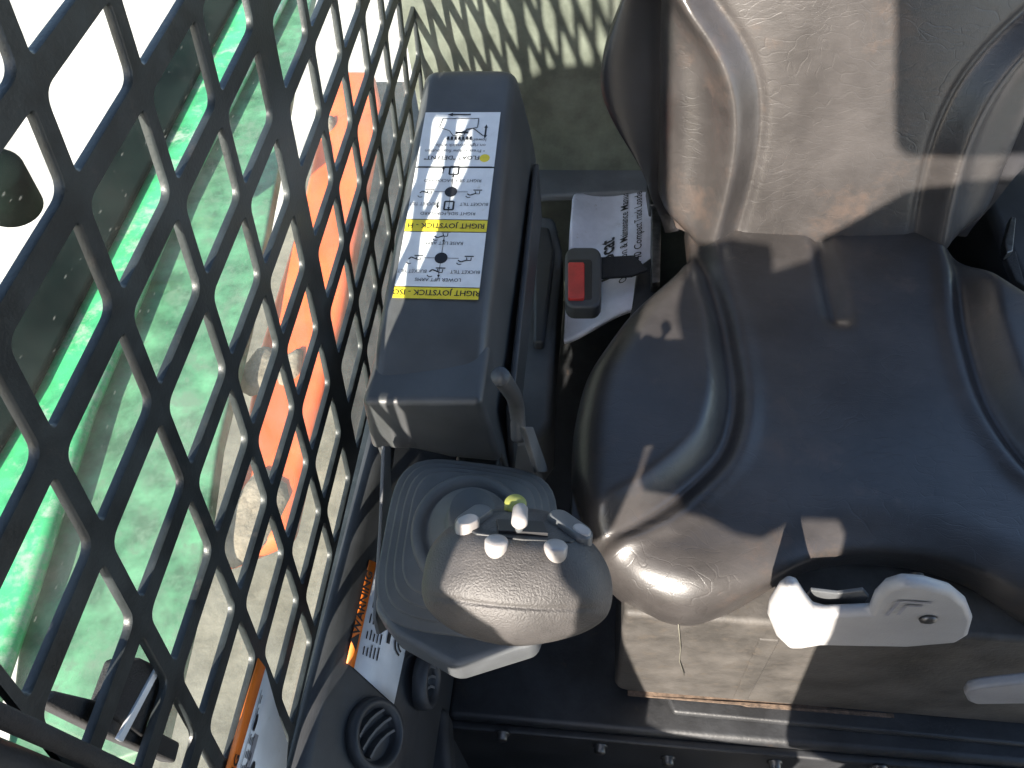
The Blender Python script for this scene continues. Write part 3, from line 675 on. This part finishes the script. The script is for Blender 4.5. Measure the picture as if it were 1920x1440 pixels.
V = [[bm.verts.new(seat_pt(i / NX, j / NY)) for j in range(NY + 1)] for i in range(NX + 1)]
for i in range(NX):
    for j in range(NY): bm.faces.new((V[i][j], V[i + 1][j], V[i + 1][j + 1], V[i][j + 1]))
loop = [V[0][j] for j in range(NY + 1)] + [V[i][NY] for i in range(1, NX + 1)] + [V[NX][j] for j in range(NY - 1, -1, -1)]
prev = loop
for st_, inset, dz in ((0, .000, .012), (1, .004, .024), (2, .014, .034), (3, .06, .040)):
    cur = []
    for v in loop:
        p = v.co; c = Vector((XC, .5, 0)); tdx = abs(p.x - XC); notch = ss(.17, .10, tdx) * ss(.42, .36, p.y)
        lobe = ss(.42, .33, p.y)
        dd = dz * (1 + .55 * lobe) * (1 - .38 * notch)
        q = p + (Vector((c.x, max(.42, c.y), 0)) - Vector((p.x, p.y, 0))).normalized() * (inset * (1 - .8 * notch))
        cur.append(bm.verts.new(Vector((q.x, q.y, p.z - dd))))
    for a in range(len(loop) - 1): bm.faces.new((prev[a], prev[a + 1], cur[a + 1], cur[a]))
    prev = cur
finish('seat_cushion', bm, 'vinyl', seat, True, 0, 1)
# backrest
BXT = [(-.04, .128), (.0, .133), (.05, .140), (.105, .143), (.15, .137), (.182, .124), (.215, .098), (.25, .06), (.5, .0)]
def back_pt(i, j):
    s = -.028 + .50 * j; t = -1 + 2 * i
    hwid = .183 + .012 * ss(.0, .25, s) - .025 * ss(.02, -.03, s)
    x = XC + t * hwid; ax = XC - abs(x - XC)
    y = .688 + .27 * s - .012 * math.cos((x - XC) * 9)
    sd = smooth_tab(BXT, s, .014) - ax
    y -= .021 * math.exp(-((sd - .010) / .014) ** 2) - .009 * ss(.010, .05, sd) - .004 * math.exp(-((sd + .016) / .006) ** 2)
    ds = (1 - abs(t)) * hwid; r = .030; k = max(0, 1 - ds / r); kb = max(0, 1 - (s + .028) / .034); k = min(1, math.sqrt(k * k + kb * kb))
    y += .034 * (1 - math.sqrt(max(0, 1 - k * k)))
    return Vector((x, y, s))
bm = bmesh.new(); NX2, NY2 = 100, 90
V = [[bm.verts.new(back_pt(i / NX2, j / NY2)) for j in range(NY2 + 1)] for i in range(NX2 + 1)]
for i in range(NX2):
    for j in range(NY2): bm.faces.new((V[i][j], V[i + 1][j], V[i + 1][j + 1], V[i][j + 1]))
finish('seat_back', bm, 'vinyl', seat, True, 0, 1)
# outer shell of the backrest: leans out behind the cushion
RXT = [(-.04, .150), (.0, .160), (.03, .178), (.07, .222), (.10, .245), (.13, .256), (.17, .250), (.23, .224), (.35, .19), (.5, .17)]
def shell_pt(i, j):
    s = -.035 + .52 * j; a = math.pi * i
    rx = smooth_tab(RXT, s, .012); x = XC - rx * math.cos(a) * (1 if True else 0)
    y = .722 + .27 * s + .075 * (math.sin(a) ** .6) + .012
    return Vector((x, y, s))
sh = grid('seat_shell', shell_pt, 60, 40, 'shell', seat, 1)
def wing_pt(side):
    def f(i, j):
        s = -.03 + .5 * j; p = back_pt(0 if side < 0 else 1, j * 1.0)
        q = shell_pt(0 if side < 0 else 1, j)
        b = math.sin(math.pi * i) * .016
        return p.lerp(q, i) + Vector((side * b, -b * .4, 0))
    return f
for sd_ in (-1, 1): grid('seat_wing', wing_pt(sd_), 14, 40, 'shell', seat, 1)
# seat base cover
base = thing('pedestal_box', 'dusty black seat pedestal with rusty lower lip', 'pedestal', (XC, .3, -.30))
bp_ = [(.030, -.055), (.030, -.262), (.034, -.274), (.044, -.280), (.60, -.292), (.60, -.055)]
prism('base_cover', [(x, .252, z) for x, z in bp_], (0, .30, 0), 'base', base, .006, 4)
prism('base_rib', [(.150, .2505, -.09), (.168, .2505, -.09), (.172, .2505, -.272), (.156, .2505, -.272)], (0, .004, 0), 'base', base, .002)
prism('base_lip', [(.045, .2485, -.2850), (.165, .2485, -.2865), (.178, .2485, -.2935), (.60, .2485, -.3035), (.60, .262, -.3035), (.045, .262, -.2850)], (0, 0, .0022), 'rust', base, .002)
prism('base_flange', [(.095, .236, -.300), (.60, .230, -.300), (.60, .27, -.300), (.08, .27, -.300)], (0, 0, .010), 'blacksteel', base, .004, 3)
# grey-white adjuster levers
lvr = thing('adjust_lever', 'scuffed grey white seat adjuster lever under the cushion notch', 'lever', at(1640, 1160, y=.245))
LP = [(1440, 1160), (1444, 1140), (1462, 1112), (1480, 1100), (1498, 1106), (1514, 1130), (1530, 1150), (1552, 1156), (1632, 1153), (1642, 1128), (1662, 1108), (1695, 1098), (1740, 1102), (1788, 1116), (1815, 1138), (1826, 1166), (1818, 1194), (1795, 1208), (1700, 1216), (1540, 1213), (1505, 1219), (1478, 1219), (1455, 1197)]
prism('lever_body', [at(u, v, y=.236) for u, v in LP], (0, .011, 0), 'lever', lvr, .0050, 6)
lc = at(1740, 1160, y=.2355); lathe('lever_rivet', lc, (0, -1, 0), [(.0065, 0), (.006, .002), (.003, .003)], 'steel', lvr, 20, up=(0, 0, 1))
lathe('lever_pivot', lc + Vector((0, .006, -.004)), (0, 1, 0), [(.006, 0), (.006, .03)], 'blacksteel', lvr, 20, up=(0, 0, 1))
le = Ink(lambda u, v: lc + Vector((u, -.0006, v)))
le.line([(-.030, .002), (-.030, .030), (-.008, .030)], .0026); le.line([(-.023, .005), (-.023, .023), (-.012, .023)], .0026)
le.done('lever_emblem', 'inkgrey', lvr)
slot = prism('slot_plate', [at(u, v, y=.256) for u, v in ((1512, 1112), (1520, 1100), (1570, 1106), (1618, 1100), (1628, 1112), (1618, 1130), (1570, 1134), (1522, 1128))], (0, -.0035, 0), 'greyplastic', base, .001)
l2 = thing('slide_lever', 'pale grey slide lever handle at the right edge', 'lever', at(1880, 1295, y=.20))
prism('lever_handle', [at(u, v, y=.215) for u, v in ((1810, 1306), (1816, 1296), (1840, 1290), (1990, 1274), (1990, 1320), (1830, 1322), (1815, 1316))], (0, .009, 0), 'handle', l2, .003, 3)
box('lever_rod', (.46, .222, -.205), (.49, .30, -.19), 'blacksteel', l2, .002)
# bolts on the deck front face
front = prism('floor_front', [(-.16, .206, -.62), (.75, .206, -.62), (.75, .206, -.312), (-.16, .206, -.312)], (0, .01, 0), 'blacksteel', None, .003)
tag(front, 'black steel front face of the seat deck', 'floor', kind='structure')
for k, (u, v) in enumerate(((942, 1374), (1125, 1398), (1252, 1420), (1452, 1428), (1648, 1438))):
    c = at(u, v, y=.2055)
    b = lathe('bolt', c, (0, -1, .15), [(.0085, 0), (.0085, .002), (.0062, .0025), (.0062, .008), (.005, .009)], 'steel', front, 6 if False else 12, up=(0, 0, 1))

# ------------------------------------------------------------------ added sun blockers behind the viewpoint, cab roof
blocker = thing('front_blocker', 'added unseen black panels cut to shape the shadows on the seat', 'blocker', (.3, -.3, -.6))  # added, unseen: outlines shape the sun patches on seat and joystick
DOF = -.09; KX, KZ = SUND.x / SUND.y, -SUND.z / SUND.y
def dpoly(name, pts, y=-.062, th=.022): return prism(name, [(x + KX * DOF, y + DOF, z - KZ * DOF) for x, z in pts], (0, th, 0), 'blacksteel', blocker, .003)
dpoly('blocker_left', [(-.235, -.9), (.16, -.9), (.15, -.138), (.097, -.135), (.015, -.125), (-.019, -.116), (-.04, -.025), (-.067, .109), (-.10, .145), (-.172, .160), (-.170, .190), (-.12, .212), (-.096, .242), (-.092, .264), (-.087, .30), (-.090, .325), (-.10, .346), (-.116, .357), (-.138, .368), (-.137, .40), (-.165, .57), (-.19, .766), (-.20, 1.0), (-.235, 1.0)])
dpoly('blocker_middle', [(.132, -.12), (.112, .087), (.108, .160), (.102, .205), (.100, .245), (.088, .262), (.060, .262), (.044, .256), (.029, .248), (.007, .250), (-.019, .259), (-.050, .267), (-.080, .282), (-.078, .312), (-.062, .335), (-.064, .368), (-.080, .385), (-.102, .42), (-.112, .475), (-.075, .486), (-.03, .480), (-.020, .450), (.017, .464), (.024, .488), (.060, .519), (.094, .551), (.144, .563), (.206, .565), (.75, .575), (.75, -.9), (.20, -.9), (.20, -.14)])
dpoly('blocker_top', [(.008, .99), (.021, .762), (.059, .628), (.064, .616), (.074, .608), (.088, .605), (.20, .606), (.75, .606), (.75, .99)])
roof = box('roof', (-.235, -.08, .96), (.75, .88, .99), 'blacksteel', None, .004); tag(roof, 'cab roof above the seat', 'roof', kind='structure')

rc = thing('right_console', 'dark plastic console on the far side of the seat', 'console', (.6, .65, -.30))
box('console_box', (.452, .50, -.30), (.75, .858, -.03), 'plastic2', rc, .012, 4)
ba = thing('belt_anchor', 'worn steel belt anchor beside the seat at the right edge', 'bracket', at(1905, 470, z=-.02))
prism('anchor_plate', zpoly([(1884, 452), (1896, 405), (1906, 408), (1900, 470), (1888, 474)], -.005), (0, 0, -.012), 'steel', ba, .0015)
prism('anchor_strap', zpoly([(1880, 470), (1905, 470), (1925, 540), (1905, 525)], -.015), (0, 0, -.01), 'strap', ba, .0015)
stw = tube('straw', [at(1272, 1170, y=.2503), at(1276, 1215, y=.2490), at(1274, 1240, y=.2500), at(1283, 1266, y=.2495)], .0005, 'dust', None, 6)
tag(stw, 'thin dry straw clinging to the sunlit seat pedestal', 'straw')

sblock = thing('side_blocker', 'added unseen black plate outside the cab shading rear panel and console', 'sun_blocker', (-.33, -.13, .45))  # added out of view, outline set to shade the rear panel and console
prism('side_blocker_plate', [(x, -.135, z) for x, z in ((-.25, .45), (-.320, .45), (-.328, .58), (-.335, .655), (-.350, .695), (-.405, .700), (-.412, .742), (-.37, .766), (-.29, .77), (-.26, .70))], (0, .02, 0), 'plastic2', sblock, .006, 3)
tube('side_blocker_arm', [(-.26, -.125, .62), (-.235, -.09, .62), (-.225, -.03, .62)], .008, 'blacksteel', sblock)
